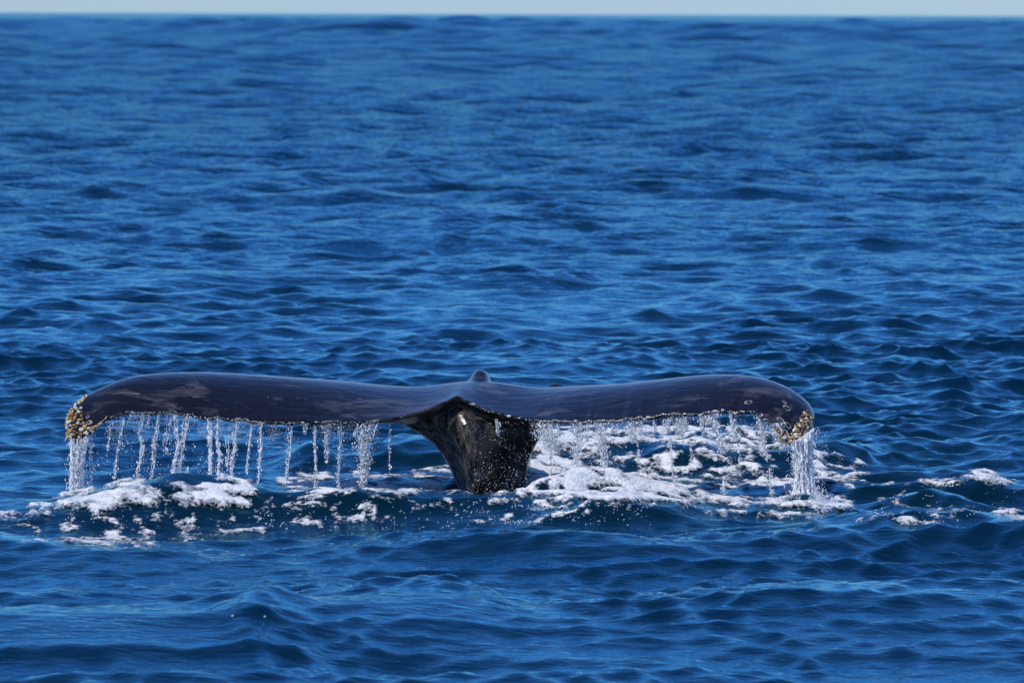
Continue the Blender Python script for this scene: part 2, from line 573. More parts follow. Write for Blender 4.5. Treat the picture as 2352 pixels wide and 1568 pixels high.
for q in yy:
    xl, xr, xk, yk, ys_, yb = [float(smooth_interp(np.array([q]), STK[:, 0], STK[:, k])[0]) for k in range(1, 7)]
    keys = [(xl, ys_), (xl * .72 + xk * .28, ys_ * .62 + yk * .38), (xl * .25 + xk * .75, ys_ * .16 + yk * .84), (xk, yk), (xk * .72 + xr * .28, yk * .93 + ys_ * .07),
            (xk * .42 + xr * .58, yk * .72 + ys_ * .28), (xk * .12 + xr * .88, yk * .3 + ys_ * .7), (xr, ys_),
            (xr * .9 + xl * .1, ys_ * .5 + yb * .5), (xr * .6 + xl * .4, yb), (xr * .4 + xl * .6, yb), (xr * .1 + xl * .9, ys_ * .5 + yb * .5)]
    keys = np.array(keys)
    # closed resample with Catmull-Rom
    pts = []
    n = len(keys)
    for k in range(n):
        p0, p1, p2, p3 = keys[k - 1], keys[k], keys[(k + 1) % n], keys[(k + 2) % n]
        for s in np.linspace(0, 1, 5, endpoint=False):
            pts.append(0.5 * (2 * p1 + (p2 - p0) * s + (2 * p0 - 5 * p1 + 4 * p2 - p3) * s * s + (3 * p1 - p0 - 3 * p2 + p3) * s**3))
    pts = np.array(pts)
    lp.append(at(pts[:, 0], np.full(len(pts), q), pts[:, 1]))
solids.append(loft(np.array(lp)))

# back of the whale running away from the viewer, sinking under the surface, with a knuckle and the dorsal fin
body_path = [(0.0 - .12, .35, .20, .17, .26), (-.11, .8, .22, .17, .27), (-.08, 1.3, .15, .20, .30), (-.06, 2.0, -.30, .17, .34), (.02, 2.8, -.85, .26, .36), (.10, 3.5, -1.5, .22, .3)]
bp = np.array(body_path)
tb = np.arange(len(bp)); tqb = np.linspace(0, len(bp) - 1, 50)
BP = np.stack([smooth_interp(tqb, tb, bp[:, k]) for k in range(5)], 1)
ang = np.linspace(0, 2 * math.pi, 28, endpoint=False)
solids.append(loft(np.array([np.stack([b[0] + b[3] * np.cos(ang), np.full(28, b[1]), b[2] + b[4] * np.sin(ang)], 1) for b in BP])))
kn = []
for (q, l, r, d) in [(848, 1101, 1105, .03), (850, 1094, 1112, .09), (856, 1087, 1119, .14), (865, 1083, 1124, .19), (872, 1076, 1127, .25), (880, 1064, 1130, .32),
                     (895, 1050, 1136, .40), (940, 1040, 1146, .45)]:
    a2 = ang
    kn.append(at((l + r) / 2 + (r - l) / 2 * np.cos(a2), np.full(28, q), 0.95 + d * np.sin(a2)))
solids.append(loft(np.array(kn)))
df = []
for (x, tp, d) in [(1090, 925, .12), (1150, 912, .16), (1215, 900, .18), (1245, 892, .18), (1260, 884, .16), (1273, 879, .12), (1286, 881, .1), (1298, 887, .08), (1308, 898, .05)]:
    bt = 944.0
    df.append(at(np.full(28, x), (tp + bt) / 2 + (bt - tp) / 2 * np.sin(ang), 0.85 + d * np.cos(ang)))
solids.append(loft(np.array(df)))

Vs, Fs = [], []
off = 0
for v, f in solids:
    Vs.append(v); Fs += [tuple(np.array(ff) + off) for ff in f]; off += len(v)
tmp = bpy.data.meshes.new('tmp')
tmp.from_pydata(np.concatenate(Vs).tolist(), [], Fs)
import bmesh
bm = bmesh.new(); bm.from_mesh(tmp)
bmesh.ops.recalc_face_normals(bm, faces=bm.faces)
bm.to_mesh(tmp); bm.free()
to = bpy.data.objects.new('tmp', tmp)
sc.collection.objects.link(to)
md = to.modifiers.new('remesh', 'REMESH'); md.mode = 'VOXEL'; md.voxel_size = 0.011; md.use_smooth_shade = True
ms = to.modifiers.new('smooth', 'SMOOTH'); ms.factor = 0.5; ms.iterations = 5
dg = bpy.context.evaluated_depsgraph_get()
whale_me = bpy.data.meshes.new_from_object(to.evaluated_get(dg))
whale_me.name = 'humpback_whale'
bpy.data.objects.remove(to); bpy.data.meshes.remove(tmp)
whale_me.polygons.foreach_set('use_smooth', np.ones(len(whale_me.polygons), bool))
nv = len(whale_me.vertices)
WV = np.empty(nv * 3, np.float32); whale_me.vertices.foreach_get('co', WV); WV = WV.reshape(-1, 3).astype(float)
WN = np.empty(nv * 3, np.float32); whale_me.vertices.foreach_get('normal', WN); WN = WN.reshape(-1, 3).astype(float)
wpx, wpy = project(WV)
te_y = np.interp(wpx, SI[:, 2], SI[:, 3])
lit_stock = sstep(2, 14, wpy - te_y) * sstep(1260, 1230, wpx) * sstep(860, 900, wpx) * (0.3 + 0.7 * sstep(1110, 1060, wpx)) * (0.35 + 0.65 * sstep(945, 1000, wpy))  # strongest on the left: sunlight on that side goes into the colour
set_attr(whale_me, 'stock', lit_stock)


def on_whale(px, py, facing=True):
    d = ray(px, py)
    c = (wpx - px) ** 2 + (wpy - py) ** 2
    dd = np.linalg.norm(WV - CAMn, axis=1)
    cand = np.where(c < 9)[0]
    if not len(cand): cand = np.argsort(c)[:3]
    j = cand[np.argmin(dd[cand])]
    return WV[j], WN[j]


rings = []
for (x, y, r, w) in [(1721, 922, .020, .003), (1808, 934, .022, .0028), (1802, 921, .012, .0025), (1794, 962, .022, .0035), (1812, 976, .02, .004),
                     (1805, 990, .02, .004), (203, 969, .014, .004), (201, 955, .010, .003), (215, 985, .02, .005), (232, 979, .016, .004)]:
    p_, n_ = on_whale(x, y)
    rings.append((tuple(p_), r, w))
whale = add_obj('humpback_whale', whale_me, mat_skin(rings), label='dark wet humpback whale raising its drooping tail fluke out of the sea', cat='whale')

# ------------------------------------------------------------------ barnacles on the fluke tips
def barnacle_mesh(name, mat):
    n = 7
    prof = [(0.0, 1.0), (0.45, 0.86), (0.8, 0.5), (0.72, 0.36), (0.35, 0.2)]
    V = []; F = []
    for k, (z, r) in enumerate(prof):
        for j in range(n):
            a = 2 * math.pi * j / n
            rr = r * (1 + 0.12 * (j % 2) * (1 if k < 3 else 0))
            V.append((rr * math.cos(a), rr * math.sin(a), z))
    for k in range(len(prof) - 1):
        for j in range(n):
            F.append((k * n + j, k * n + (j + 1) % n, (k + 1) * n + (j + 1) % n, (k + 1) * n + j))
    F.append(tuple((len(prof) - 1) * n + j for j in range(n)))
    me = bpy.data.meshes.new(name); me.from_pydata(V, [], F); me.materials.append(mat)
    return me


BM = [barnacle_mesh('barnacle', mat_barnacle('barnacle_gold', (0.42, 0.22, 0.04), (0.62, 0.40, 0.12))),
      barnacle_mesh('barnacle', mat_barnacle('barnacle_brown', (0.16, 0.08, 0.02), (0.40, 0.22, 0.06))),
      barnacle_mesh('barnacle', mat_barnacle('barnacle_pale', (0.62, 0.55, 0.44), (0.78, 0.74, 0.66)))]


def poly_in(px, py, poly):
    ins = np.zeros(len(px), bool)
    for i in range(len(poly)):
        x1, y1 = poly[i]; x2, y2 = poly[i - 1]
        c = ((y1 > py) != (y2 > py)) & (px < (x2 - x1) * (py - y1) / (y2 - y1 + 1e-9) + x1)
        ins ^= c
    return ins


def barnacles(poly, n, weights):
    view = WV - CAMn
    facing = (WN * view).sum(1) < 0.25 * np.linalg.norm(view, axis=1)
    c = np.where(poly_in(wpx, wpy, poly) & facing & (WV[:, 1] < -.3))[0]
    got = []
    for j in rng.permutation(c):
        s = float(rng.choice([.007, .009, .012, .016], p=[.25, .35, .28, .12]))
        if all((WV[j] - g[0]) @ (WV[j] - g[0]) > (0.62 * (s + g[1])) ** 2 for g in got):
            got.append((WV[j], s, WN[j]))
        if len(got) >= n: break
    for (p_, s, nn) in got:
        o = bpy.data.objects.new('barnacle', BM[int(rng.choice(3, p=weights))])
        sc.collection.objects.link(o)
        o.parent = whale
        q = Vector(nn + rng.normal(0, .25, 3)).to_track_quat('Z', 'Y')
        m = Matrix.Translation(Vector(p_ - nn * s * .25)) @ q.to_matrix().to_4x4() @ Matrix.Rotation(rng.uniform(0, 6.28), 4, 'Z') @ Matrix.Diagonal((s, s * rng.uniform(.75, 1), s * rng.uniform(.8, 1.5), 1))
        o.matrix_local = m
    return len(got)


nb = barnacles([(140, 1020), (140, 950), (180, 905), (200, 908), (188, 935), (190, 965), (205, 985), (228, 975), (205, 1003), (175, 1015)], 140, [.42, .25, .33])
nb += barnacles([(1858, 922), (1885, 930), (1885, 990), (1835, 1020), (1800, 1016), (1783, 982), (1797, 985), (1815, 1000), (1835, 965), (1848, 945)], 140, [.30, .32, .38])
# scattered small ones along the trailing edge
te_pts = []
for i in range(NS):
    x = SI[i, 2]
    if (250 < x < 1040 or 1065 < x < 1780) and rng.random() < (0.06 if x < 1060 else 0.14) and nb < 298:
        p_, n_ = on_whale(x, SI[i, 3] + rng.uniform(-2.5, 1))
        o = bpy.data.objects.new('barnacle', BM[int(rng.choice(3, p=[.1, .25, .65]))]); sc.collection.objects.link(o); o.parent = whale
        s = float(rng.uniform(.004, .008))
        o.matrix_local = Matrix.Translation(Vector(p_)) @ Vector(n_).to_track_quat('Z', 'Y').to_matrix().to_4x4() @ Matrix.Diagonal((s * rng.uniform(1, 2.2), s, s, 1))
        nb += 1

# ------------------------------------------------------------------ falling water
M_STREAM = mat_white_water('falling_water', (0.93, 0.95, 0.97), 0.12)
M_DROP = mat_white_water('spray_water', (0.90, 0.94, 0.98), 0.22)
OCT_V = np.array([(1, 0, 0), (-1, 0, 0), (0, 1, 0), (0, -1, 0), (0, 0, 1), (0, 0, -1)], float)
OCT_F = np.array([(0, 2, 4), (2, 1, 4), (1, 3, 4), (3, 0, 4), (2, 0, 5), (1, 2, 5), (3, 1, 5), (0, 3, 5)])


def blobs(P, R, stretch=1.0):
    P = np.asarray(P, float); R = np.asarray(R, float)
    st = np.stack([np.ones_like(R), np.ones_like(R), np.ones_like(R) * stretch], 1)
    ang_ = rng.uniform(0, 6.28, len(P)); c, s = np.cos(ang_), np.sin(ang_)
    ov = OCT_V[None] * (R[:, None] * st)[:, None, :]
    x = ov[..., 0] * c[:, None] - ov[..., 1] * s[:, None]; y = ov[..., 0] * s[:, None] + ov[..., 1] * c[:, None]
    V = (np.stack([x, y, ov[..., 2]], -1) + P[:, None, :]).reshape(-1, 3)
    F = (OCT_F[None] + 6 * np.arange(len(P))[:, None, None]).reshape(-1, 3)
    return V, F


def tube(path, rad, n=5):
    m = len(path)
    a = np.linspace(0, 2 * math.pi, n, endpoint=False)
    V = (path[:, None, :] + np.stack([np.cos(a), np.sin(a), 0 * a], -1)[None] * rad[:, None, None]).reshape(-1, 3)
    F = []
    for i in range(m - 1):
        for j in range(n):
            p, q = i * n + j, i * n + (j + 1) % n
            F.append((p, q, q + n)); F.append((p, q + n, p + n))
    return V, np.array(F)


def merge(parts):
    Vs, Fs, off = [], [], 0
    for v, f in parts:
        Vs.append(v); Fs.append(f + off); off += len(v)
    return np.concatenate(Vs), np.concatenate(Fs)


def stream_mesh(pts, w0, w1, strands, drops, rcore, Y=None):
    """pts: photo polyline; w0,w1 spread in metres at top and bottom; a few meandering strands that bead and break, plus drops"""
    pts = np.array(pts, float)
    if Y is None: Y = te_depth(pts[0, 0]) + 0.02
    n = max(14, int((pts[-1, 1] - pts[0, 1]) / 2.2))
    t = np.linspace(0, 1, n)
    ps = (pts[:, 1] - pts[0, 1]) / (pts[-1, 1] - pts[0, 1])
    ctr = at(np.interp(t, ps, pts[:, 0]), np.interp(t, ps, pts[:, 1]), np.full(n, Y))
    w = w0 + (w1 - w0) * t ** 0.7
    parts = []
    ln = abs(ctr[0, 2] - ctr[-1, 2])
    for s in range(strands):
        o = rng.uniform(-1, 1) if strands > 1 else 0
        sd = int(rng.integers(1e6))
        mx = (vnoise(t * ln * 14 + sd % 97, t * 0, sd) - .5) * 2; my = (vnoise(t * ln * 14 + sd % 89, t * 0, sd + 5) - .5) * 2
        t_end = rng.uniform(.55, 1.0) if strands > 2 and s > 0 else 1.0
        P = ctr.copy(); P[:, 0] += (o * .8 + mx * .45) * w; P[:, 1] += my * .5 * w + rng.uniform(-.5, .5) * w
        beads = vnoise(t * ln * 55 + sd % 71, t * 0, sd + 9)
        r = 0.85 * rcore * rng.uniform(.7, 1.25) * (0.35 + 1.35 * beads ** 1.7) * (1 - 0.4 * t)
        r = np.where(beads < 0.2 + 0.15 * t, r * .18, r) * rng.uniform(.6, 1.15)
        k = max(4, int(n * t_end))
        r = r[:k] * np.clip((k - 1 - np.arange(k)) / 3.0, .12, 1)
        parts.append(tube(P[:k], np.maximum(r, .0004)))
    if drops:
        drops = int(drops * 1.15)
        tt = rng.uniform(0, 1, drops) ** 0.9
        P = np.stack([np.interp(tt, t, ctr[:, k]) for k in range(3)], 1)
        ww = np.interp(tt, t, w) + .004
        P[:, 0] += rng.normal(0, .6, drops) * ww; P[:, 1] += rng.normal(0, .6, drops) * ww
        parts.append(blobs(P, rng.uniform(.0010, .0030, drops) * rng.choice([.8, 1, 1.9], drops), 2.0))
    return parts[:strands], parts[strands:]


def L1(X, Yp): return (91.9 + X * .2734, 808.5 + Yp * .2734)
def L2(X, Yp): return (643.1 + X * .2734, 808.5 + Yp * .2734)
def L3(X, Yp): return (1194.4 + X * .3125, 808.5 + Yp * .3125)


GL = 'streams falling from the lobe over open blue water'
GR = 'streams falling from the lobe over the white wake'
KINDS = {'thin': 'thin broken trickle', 'med': 'ragged white stream', 'thick': 'thick unbroken white stream', 'curt': 'wide torn water curtain'}
ORD = ['first', 'second', 'third', 'fourth', 'fifth', 'sixth', 'seventh', 'eighth', 'ninth', 'tenth', 'eleventh', 'twelfth', 'thirteenth', 'fourteenth', 'fifteenth',
       'sixteenth', 'seventeenth', 'eighteenth']
T = [  # kind, points, spread top, spread bottom, strands, drops, core radius
    ('thin', [L1(430, 640), L1(425, 880), L1(440, 1000), L1(405, 1180)], .008, .012, 2, 90, .0035),
    ('thin', [L1(592, 600), L1(580, 700), L1(568, 830)], .012, .004, 2, 60, .003),
    ('thin', [L1(690, 545), L1(672, 720), L1(640, 880), L1(625, 1070)], .012, .005, 2, 110, .004),
    ('thin', [L1(755, 508), L1(757, 575)], .008, .004, 2, 20, .004),
    ('med', [L1(862, 508), L1(850, 600), L1(830, 680), L1(860, 780), L1(848, 900), L1(822, 1010), L1(830, 1100), L1(780, 1215)], .014, .007, 4, 240, .0052),
    ('thin', [L1(915, 505), L1(905, 640)], .012, .004, 2, 50, .003),
    ('thin', [L1(1000, 505), L1(985, 640), L1(955, 780), L1(952, 940), L1(925, 1080), L1(888, 1200)], .016, .006, 3, 200, .0042),
    ('thin', [L1(1085, 510), L1(1075, 640), L1(1040, 780), L1(1075, 860)], .02, .01, 2, 90, .003),
    ('med', [L1(1135, 525), L1(1140, 640), L1(1165, 780), L1(1130, 930), L1(1118, 1000), L1(1142, 1140)], .013, .007, 4, 240, .0058),
    ('med', [L1(1225, 535), L1(1210, 660), L1(1185, 830), L1(1165, 980), L1(1185, 1120)], .022, .009, 5, 300, .0052),
    ('thin', [L1(1245, 960), L1(1238, 1030), L1(1258, 1120)], .006, .006, 1, 40, .004),
    ('thick', [L1(1410, 545), L1(1425, 700), L1(1430, 860), L1(1430, 1000), L1(1440, 1165)], .013, .007, 5, 260, .0068),
    ('thick', [L1(1505, 560), L1(1495, 680), L1(1500, 800), L1(1515, 870), L1(1500, 1000), L1(1488, 1175)], .015, .008, 5, 300, .0066),
    ('med', [L1(1640, 575), L1(1655, 670)], .011, .005, 3, 60, .006),
    ('med', [L1(1632, 660), L1(1640, 800), L1(1615, 900), L1(1608, 1010), L1(1618, 1175)], .020, .006, 4, 240, .0045),
    ('thin', [L1(1570, 700), L1(1580, 840), L1(1565, 960)], .012, .008, 2, 60, .003),
    ('thin', [L1(1780, 590), L1(1765, 740), L1(1745, 880), L1(1735, 1020)], .010, .004, 2, 110, .004),
    ('thin', [L1(1700, 1085), L1(1692, 1180)], .006, .006, 1, 20, .003),
    ('med', [L1(1848, 585), L1(1850, 720), L1(1845, 900), L1(1838, 1060), L1(1805, 1225)], .016, .006, 4, 240, .005),
    ('thin', [L1(2100, 600), L1(2095, 760), L1(2080, 900), L1(2060, 1175)], .02, .005, 3, 200, .004),
    ('thin', [L1(2225, 600), L1(2220, 690)], .014, .006, 2, 50, .003),
    ('med', [L1(2308, 605), L1(2310, 780), L1(2318, 1000), L1(2300, 1205)], .008, .005, 3, 170, .0052),
    ('thin', [L2(395, 600), L2(392, 760), L2(398, 930)], .024, .006, 3, 160, .0032),
    ('thin', [L2(510, 590), L2(505, 800), L2(488, 1020), L2(500, 1245)], .020, .005, 3, 200, .0036),
    ('curt', [L2(715, 598), L2(712, 760), L2(712, 920), L2(690, 1130)], .075, .014, 9, 1100, .0034),
    ('thin', [L2(922, 610), L2(918, 820), L2(922, 1010)], .004, .004, 1, 60, .0022),
    ('thinR', [L2(1825, 560), L2(1830, 700)], .010, .008, 2, 60, .003),
    ('curtR', [L3(180, 515), L3(190, 620), L3(215, 720)], .075, .03, 8, 700, .0042),
    ('thinR', [L3(235, 525), L3(236, 700), L3(225, 960)], .014, .008, 3, 160, .0042),
    ('thinR', [L3(285, 525), L3(285, 670)], .012, .005, 2, 50, .004),
    ('curtR', [L3(432, 520), L3(428, 640), L3(415, 740), L3(405, 900)], .050, .012, 7, 600, .0046),
    ('medR', [L3(495, 520), L3(493, 660)], .018, .006, 3, 100, .005),
    ('curtR', [L3(582, 515), L3(592, 640), L3(618, 740), L3(625, 870)], .055, .012, 8, 700, .0048),
    ('thinR', [L3(695, 515), L3(697, 600)], .030, .01, 3, 110, .003),
    ('curtR', [L3(808, 510), L3(825, 600), L3(835, 665)], .040, .012, 6, 320, .0048),
    ('thinR', [L3(860, 660), L3(882, 850)], .008, .006, 1, 60, .003),
    ('medR', [L3(885, 500), L3(888, 610)], .012, .006, 3, 90, .0045),
    ('medR', [L3(985, 492), L3(995, 595)], .014, .006, 3, 90, .0045),
    ('medR', [L3(1082, 487), L3(1088, 590)], .034, .010, 5, 200, .0046),
    ('thinR', [L3(1105, 600), L3(1118, 820), L3(1130, 960)], .008, .006, 1, 80, .003),
    ('curtR', [L3(1165, 477), L3(1172, 560), L3(1180, 620)], .045, .014, 6, 320, .0048),
    ('medR', [L3(1212, 470), L3(1225, 575)], .018, .006, 3, 90, .0048),
    ('thinR', [L3(1255, 680), L3(1262, 820)], .006, .006, 1, 40, .003),
    ('medR', [L3(1320, 460), L3(1340, 530), L3(1348, 610)], .034, .008, 5, 220, .0048),
    ('medR', [L3(1385, 452), L3(1390, 530)], .042, .02, 5, 240, .0042),
    ('medR', [L3(1435, 447), L3(1445, 570), L3(1470, 680), L3(1480, 790)], .022, .007, 5, 280, .0055),
    ('thinR', [L3(1508, 910), L3(1495, 980), L3(1498, 1045)], .006, .008, 2, 60, .0045),
    ('medR', [L3(1560, 445), L3(1575, 560), L3(1588, 660)], .024, .007, 5, 240, .0055),
    ('thinR', [L3(1600, 660), L3(1620, 800)], .008, .006, 1, 50, .003),
    ('medR', [L3(1750, 452), L3(1775, 560), L3(1790, 670), L3(1812, 800)], .022, .007, 5, 280, .0058),
    ('thinR', [L3(1838, 850), L3(1842, 960), L3(1855, 1060)], .012, .008, 3, 120, .005),
    ('curtR', [L3(1880, 520), L3(1900, 620), L3(1935, 690)], .045, .02, 6, 320, .0045),
]
T.sort(key=lambda q: q[1][0][0])
count = {}
for (k, pts, w0, w1, ns, nd, rc) in T:
    num = count[k] = count.get(k, 0) + 1
    if k.endswith('R'): lab = '%s %s counted from the tail stock, falling before the white wake' % (ORD[num - 1], KINDS[k[:-1]])
    elif k == 'curt': lab = 'wide torn curtain of water beside the tail stock over open blue water'
    else: lab = '%s %s counted from the golden barnacled tip, over open blue water' % (ORD[num - 1], KINDS[k])
    strands, drops = stream_mesh(pts, w0, w1, ns, nd, rc)
    main, extra = (strands[:1], strands[1:]) if len(strands) > 1 else (strands, [])
    v, f = merge(main)
    o = add_obj('water_curtain' if 'curt' in k else 'water_stream', make_mesh('water_stream', v, f), M_STREAM, label=lab, cat='falling water',
                group=GR if k.endswith('R') else GL)
    for (v, f) in drops:
        add_obj('drops', make_mesh('drops', v, f), M_STREAM, parent=o, kind='stuff')
    for (v, f) in extra:
        add_obj('strand', make_mesh('strand', v, f), M_STREAM, parent=o)


def column_mesh(rows_, Y, strands, drops, rcore, edge):
    rows_ = np.array(rows_, float)
    n = 70
    t = np.linspace(0, 1, n)
    ps = (rows_[:, 0] - rows_[0, 0]) / (rows_[-1, 0] - rows_[0, 0])
    qy = np.interp(t, ps, rows_[:, 0]); l = smooth_interp(t, ps, rows_[:, 1]); r = smooth_interp(t, ps, rows_[:, 2])
    parts = []
    for s in range(strands):
        o = rng.uniform(0, 1); dpt = rng.normal(0, .35) * math.sqrt(max(0.05, 1 - (2 * o - 1) ** 2))
        sd = int(rng.integers(1e6))
        m = vnoise(t * 9 + sd % 97, t * 0, sd) - .5
        m2 = vnoise(t * 20 + sd % 37, t * 0, sd + 3) - .5
        px_ = l + (r - l) * np.clip(o + m * .22, -.02, 1.02)
        P = at(px_, qy, np.full(n, Y))
        P[:, 1] += dpt * (r - l) * .00261 + m2 * .02
        beads = vnoise(t * 30 + sd % 71, t * 0, sd + 9)
        rad = rcore * (.35 + 1.1 * beads) * rng.uniform(.5, 1.2)
        rad[-2:] *= .4
        k0 = int(np.argmax(qy > np.interp(px_, edge[0], edge[1]) - 2))
        parts.append(tube(P[k0:], rad[k0:]))
    tt = rng.uniform(0, 1, drops)
    o = rng.normal(.5, .36, drops)
    dx_ = np.interp(tt, t, l) + o * np.interp(tt, t, r - l); dy_ = np.interp(tt, t, qy)
    ok = dy_ > np.interp(dx_, edge[0], edge[1]) - 2
    dx_, dy_ = dx_[ok], dy_[ok]; drops = len(dx_)
    P = at(dx_, dy_, np.full(drops, Y))
    P[:, 1] += rng.normal(0, .04, drops)
    parts.append(blobs(P, rng.uniform(.0012, .0045, drops), 2.0))
    return merge(parts)


v, f = column_mesh([(985, 160, 205), (1010, 163, 200), (1050, 163, 192), (1100, 162, 190), (1135, 158, 192), (1170, 146, 200)], te_depth(180) + .03, 52, 1500, .0062, ([150, 165, 190, 206], [990, 1007, 1008, 996]))
add_obj('water_column', make_mesh('water_column', v, f), M_STREAM, label='tall narrow column of white water pouring off the golden barnacled tip over open water', cat='falling water')
v, f = column_mesh([(985, 1822, 1868), (1010, 1818, 1865), (1050, 1823, 1864), (1090, 1826, 1866), (1120, 1824, 1872), (1145, 1814, 1885), (1170, 1800, 1900)], te_depth(1835) + .05, 76, 2200, .0062, ([1800, 1820, 1845, 1868], [1012, 1013, 1004, 985]))
add_obj('water_column', make_mesh('water_column', v, f), M_STREAM, label='broad column of white water flaring into a splash beside the white wake', cat='falling water')

# ------------------------------------------------------------------ foam
def capsule(px, py, x1, y1, x2, y2, r, ys=2.6):
    ax, ay = px - x1, (py - y1) * ys
    bx, by = x2 - x1, (y2 - y1) * ys
    t = np.clip((ax * bx + ay * by) / (bx * bx + by * by + 1e-9), 0, 1)
    return np.sqrt((ax - bx * t) ** 2 + (ay - by * t) ** 2) / r


FOAM = {
    'wake': ([  # x1,y1,x2,y2,radius (photo units, vertical stretched), strength
        (1225, 1085, 1500, 1085, 150, 1.0), (1230, 1050, 1420, 1030, 110, .9), (1290, 1010, 1690, 1000, 66, .80), (1400, 1050, 1760, 1030, 120, .68),
        (1500, 1080, 1900, 1075, 90, .66), (1240, 1125, 1600, 1135, 70, .9), (1560, 1148, 1930, 1156, 36, .9), (1830, 1155, 1910, 1158, 60, 1.0),
        (1700, 1110, 1940, 1085, 80, .60), (1890, 1098, 1970, 1070, 30, .80), (1560, 1120, 1820, 1118, 60, .55), (1640, 1040, 1860, 1062, 70, .58), (1870, 1042, 1895, 1046, 20, .9), (1720, 1010, 1880, 1050, 50, .5)],
        'streaky white foam of the whale wake behind the tail stock', 'wake foam'),
    'left_wake': ([(850, 1100, 1060, 1085, 56, .85), (870, 1122, 1060, 1112, 60, .92), (660, 1105, 730, 1095, 36, .75), (700, 1125, 900, 1128, 46, .62), (640, 1140, 900, 1143, 20, .5),
                   (1000, 1075, 1060, 1062, 36, .7)],
                  'smooth white foam trailing off beside the lit face of the tail stock', 'wake foam'),
    'crest': ([(190, 1158, 330, 1142, 66, 1.0), (320, 1136, 520, 1134, 84, 1.12), (500, 1142, 620, 1154, 52, .95), (0, 1180, 160, 1172, 26, .62), (80, 1168, 130, 1168, 22, .85)],
              'bubbling white foam on the breaking crest under the column of water', 'crest foam'),
    'lace': ([(60, 1205, 560, 1198, 60, .42), (160, 1240, 330, 1243, 40, .62), (420, 1232, 540, 1218, 34, .62), (50, 1248, 90, 1246, 24, .62), (230, 1215, 330, 1225, 36, .60), (560, 1215, 760, 1200, 40, .42)],
             'torn flat lace of foam on the dark wave below the foaming crest', 'foam lace'),
    'chop': ([(2010, 1108, 2080, 1104, 20, .62), (2120, 1110, 2260, 1096, 26, .66), (2255, 1088, 2300, 1110, 30, .85), (2310, 1180, 2352, 1185, 30, .7), (2150, 1185, 2210, 1190, 14, .5),
              (1950, 1106, 2000, 1108, 14, .6), (2060, 1140, 2200, 1170, 40, .34), (1640, 1180, 1880, 1184, 26, .5), (1990, 1190, 2140, 1196, 26, .34)],
             'scraps of foam on the dark choppy water beyond the white wake', 'foam scraps'),
    'face': ([(560, 1162, 1050, 1162, 24, .40), (1030, 1150, 1230, 1148, 20, .55), (1240, 1165, 1480, 1152, 24, .50), (1170, 1185, 1450, 1165, 20, .40), (700, 1190, 900, 1185, 26, .34), (1000, 1190, 1260, 1195, 26, .33)],
             'thin sparkling foam on the dark wave face before the tail stock', 'wave foam'),
}
M_FOAM = mat_foam()
gx = np.arange(-3.6, 3.6, 0.0135)
gyv = np.arange(-5.0, 8.5, 0.026)
GX, GY = np.meshgrid(gx, gyv)
FX, FY, FZ = sea_points(GX, GY, np.full(GX.shape, 0.05, np.float32))
fpx, fpy = project(np.stack([FX, FY, FZ], -1))
streak = fbm(GX * 3.6 + GY * 0.55, GY * 2.2 - GX * .5, 31, 5)
lace = fbm(GX * 5.2 + GY * .8, GY * 4.6, 77, 4, ridge=True)
billow = fbm(GX * 17, GY * 11, 50, 3, ridge=True)
lace2 = fbm(GX * 8.5 + GY * 2.0, GY * 6.5 - GX * 2.0, 123, 4, ridge=True)
fine = fbm(GX * 9 + GY * 2, GY * 10, 63, 3)
big = fbm(GX * 1.3, GY * 1.0, 91, 3)
done = np.zeros(GX.shape)
for key, (caps, label, cat) in FOAM.items():
    Mk = np.zeros(GX.shape)
    lm = {'wake': .5, 'left_wake': .3, 'crest': .85, 'chop': .3, 'face': .1, 'lace': .08}[key]
    for (x1, y1, x2, y2, r, s) in caps:
        d = capsule(fpx, fpy, x1, y1, x2, y2, r)
        Mk = np.maximum(Mk, s * (1 - sstep(0.45, 1.25, d)))
    tex = 0.34 * streak + 0.40 * lace + 0.12 * big + 0.36 * fine
    if key in ('lace', 'face', 'chop'): tex = 0.62 * lace2 + 0.30 * fine + 0.12 * streak
    elif key == 'wake': tex = tex + 0.22 * lace2
    tex = (tex - tex.mean()) / tex.std()
    h = Mk * 1.42 - 0.86 + 0.58 * tex
    h = np.where(Mk > 0.02, h, -1)
    # behind the first crest a stream of foam already claimed stays with it
    h = np.where(done > 0, -1, h)
    thick = np.clip(h, 0, 1)
    done = np.maximum(done, (thick > 0).astype(float))
    lift = 0.002 + 0.008 * np.clip(h, -.3, .5) + lm * np.clip(h, 0, .6) * (0.022 * billow + 0.018 * lace + 0.022 * fine) + lm * 0.03 * np.clip(h - .3, 0, 1) * (big - .4)
    F = grid_faces(len(gyv), len(gx))
    keep = (thick.ravel()[F] > 0).any(1)
    F = F[keep]
    ids = np.unique(F)
    remap = np.full(GX.size, -1); remap[ids] = np.arange(len(ids))
    Vf = np.stack([FX.ravel()[ids], FY.ravel()[ids], (FZ + lift).ravel()[ids]], 1)
    me = make_mesh('sea_foam', Vf, remap[F])
    set_attr(me, 'thick', (thick * {'crest': .72, 'lace': .75, 'left_wake': .8, 'chop': .7}.get(key, .95)).ravel()[ids])
    add_obj('sea_foam', me, M_FOAM, label=label, cat=cat, kind='stuff')

